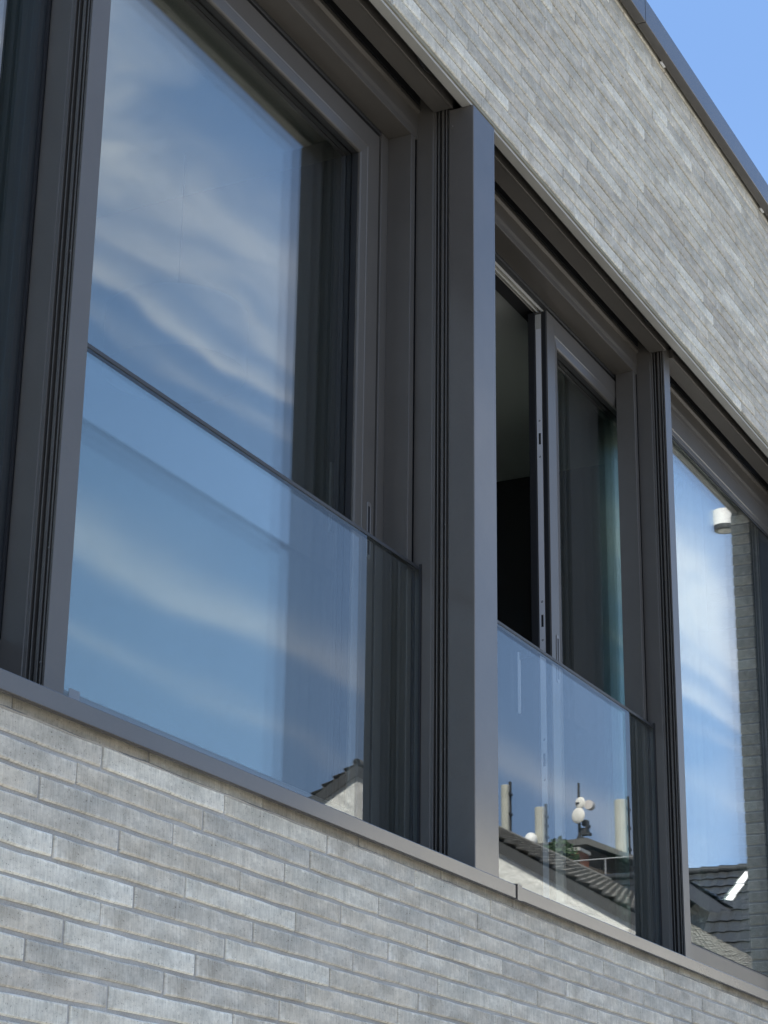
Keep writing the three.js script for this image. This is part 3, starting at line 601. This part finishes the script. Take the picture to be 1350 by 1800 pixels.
panelAntenna(60.6, 22.25, 14.75, 15.92, 14.30, 0.30, 'short weathered panel antenna beside the white dome');
panelAntenna(60.6, 19.52, 14.15, 15.92, 13.75, 0.36, 'broad pale panel antenna right of the dish mast');
{
  const d = thing('antenna_dome', 'small white antenna dome beside the short panel antenna', 'antenna');
  const g = new THREE.SphereGeometry(0.21, 24, 16); g.scale(1, 1.15, 1); g.translate(60.4, 14.86, 22.47);
  mesh('dome', g, std(lin(0.85, 0.85, 0.83), { roughness: 0.4 }), d);
  mesh('foot', cyl(0.06, 0.06, 0.45, 60.4, 14.33, 22.47, 12), M.dark, d);
}
{
  const t = thing('antenna_mast', 'thin antenna mast with two round dishes above the brown roof', 'antenna mast');
  mesh('mast', cyl(0.055, 0.04, 2.3, 60.6, 14.3, 20.9, 10), M.dark, t);
  mesh('strut', [tube([[60.6, 15.0, 20.9], [60.5, 14.7, 20.62], [60.4, 14.35, 20.4]], 0.016, 4, 5), tube([[60.6, 15.0, 20.9], [60.7, 14.7, 21.1], [60.8, 14.4, 21.25]], 0.016, 4, 5), tube([[60.6, 15.34, 20.9], [60.55, 15.38, 20.72], [60.5, 15.3, 20.56]], 0.014, 4, 5)], M.dark, t);
  mesh('drum_antenna', (() => { const g = new THREE.CylinderGeometry(0.15, 0.15, 0.22, 24); g.rotateZ(Math.PI / 2); g.translate(60.7, 15.88, 20.58); return g; })(), std(lin(0.55, 0.52, 0.50), { roughness: 0.5 }), t);
  const dish = (y, z, r) => { const g = new THREE.SphereGeometry(r, 24, 12, 0, Math.PI * 2, 0, Math.PI * 0.42); g.scale(1, 0.4, 1); g.rotateZ(Math.PI / 2); g.rotateY(0.25); g.translate(60.38, y, z); const q = mesh('dish', g, std(lin(0.72, 0.70, 0.64), { roughness: 0.5, side: THREE.DoubleSide }), t); return q; };
  dish(15.90, 20.76, 0.20); dish(15.50, 20.83, 0.26);
  mesh('dish_arm', boxX(60.3, 60.65, 15.46, 15.52, 20.82, 20.9, 0), M.dark, t); mesh('dish_arm', boxX(60.3, 60.65, 15.86, 15.92, 20.76, 20.9, 0), M.dark, t);
  for (const [y, z, s] of [[15.30, 20.70, 0.17], [15.20, 20.62, 0.10], [15.03, 20.72, 0.22], [14.95, 20.58, 0.09], [14.78, 20.86, 0.18], [14.66, 20.66, 0.08]]) mesh('radio_unit', box(60.5, 60.75, y - s / 2, y + s / 2, z - s / 2, z + s / 2, 0.02), M.dark, t);
}
// tree beside the brown house
{
  const tree = thing('leafy_tree', 'dark green leafy tree behind the white gable house roof', 'tree');
  const bark = std(lin(0.09, 0.07, 0.05), { roughness: 0.9 });
  const cx = 56.5, cz = 19.95, cy = 12.55;
  mesh('trunk', [cyl(0.26, 0.12, 11.8, cx, 0, cz, 10), ...[0, 1, 2, 3, 4].map((i) => tube([[cx, 10.4 + i * 0.3, cz], [cx + Math.cos(i * 1.4) * 0.35, 11.3 + i * 0.3, cz + Math.sin(i * 1.4) * 0.3], [cx + Math.cos(i * 1.4) * 0.6, 12.2 + i * 0.25, cz + Math.sin(i * 1.4) * 0.5]], 0.035, 6, 6))], bark, tree);
  const g = new Geo();
  for (let i = 0; i < 5200; i++) {
    const a = R(0, 6.283), u = R(-1, 1), rr = Math.pow(rnd(), 0.45), s = Math.sqrt(1 - u * u), lump = 0.82 + 0.3 * fbm(Math.cos(a) * s * 2 + 5, u * 2 + 5, 3, 61);
    const x = cx + Math.cos(a) * s * rr * 0.95 * lump, y = cy + u * rr * 1.55 * lump, z = cz + Math.sin(a) * s * rr * 0.78 * lump, q = R(0.05, 0.10);
    const d = new THREE.Vector3(R(-1, 1), R(-1, 1), R(-1, 1)).normalize(), e = new THREE.Vector3(R(-1, 1), R(-1, 1), R(-1, 1)).cross(d).normalize();
    const P = (m, n) => [x + d.x * m * q + e.x * n * q * 0.6, y + d.y * m * q + e.y * n * q * 0.6, z + d.z * m * q + e.z * n * q * 0.6];
    g.quad(P(-1, 0), P(0, -1), P(1, 0), P(0, 1));
  }
  const crown = mesh('crown', g.done(), std(lin(0.045, 0.085, 0.035), { roughness: 0.8, side: THREE.DoubleSide }), tree);
}
{ // street lamp, its head mirrored at the top corner of the right window
  const l = thing('street_lamp', 'white cylindrical street lamp head mirrored high in the right window', 'street lamp');
  const x = 22.5, z = 3.96, y = 10.17;
  mesh('lamp_head', cyl(0.135, 0.135, 0.19, x, y - 0.075, z, 40), std(lin(0.55, 0.55, 0.54), { roughness: 0.4 }), l);
  mesh('lens_ring', cyl(0.128, 0.134, 0.05, x, y - 0.126, z, 40), M.dark, l);
  mesh('lens', cyl(0.085, 0.085, 0.01, x, y - 0.134, z, 32), M.zinc, l);
  mesh('arm', tube([[x + 0.05, y + 0.05, z], [x + 0.3, y + 0.06, z - 0.3], [x + 0.5, y + 0.06, z - 0.56]], 0.03, 8, 8), M.zinc, l);
  mesh('pole', cyl(0.07, 0.045, y + 0.1, x + 0.5, 0, z - 0.56, 14), M.zinc, l);
}
renderer.render(scene, camera);
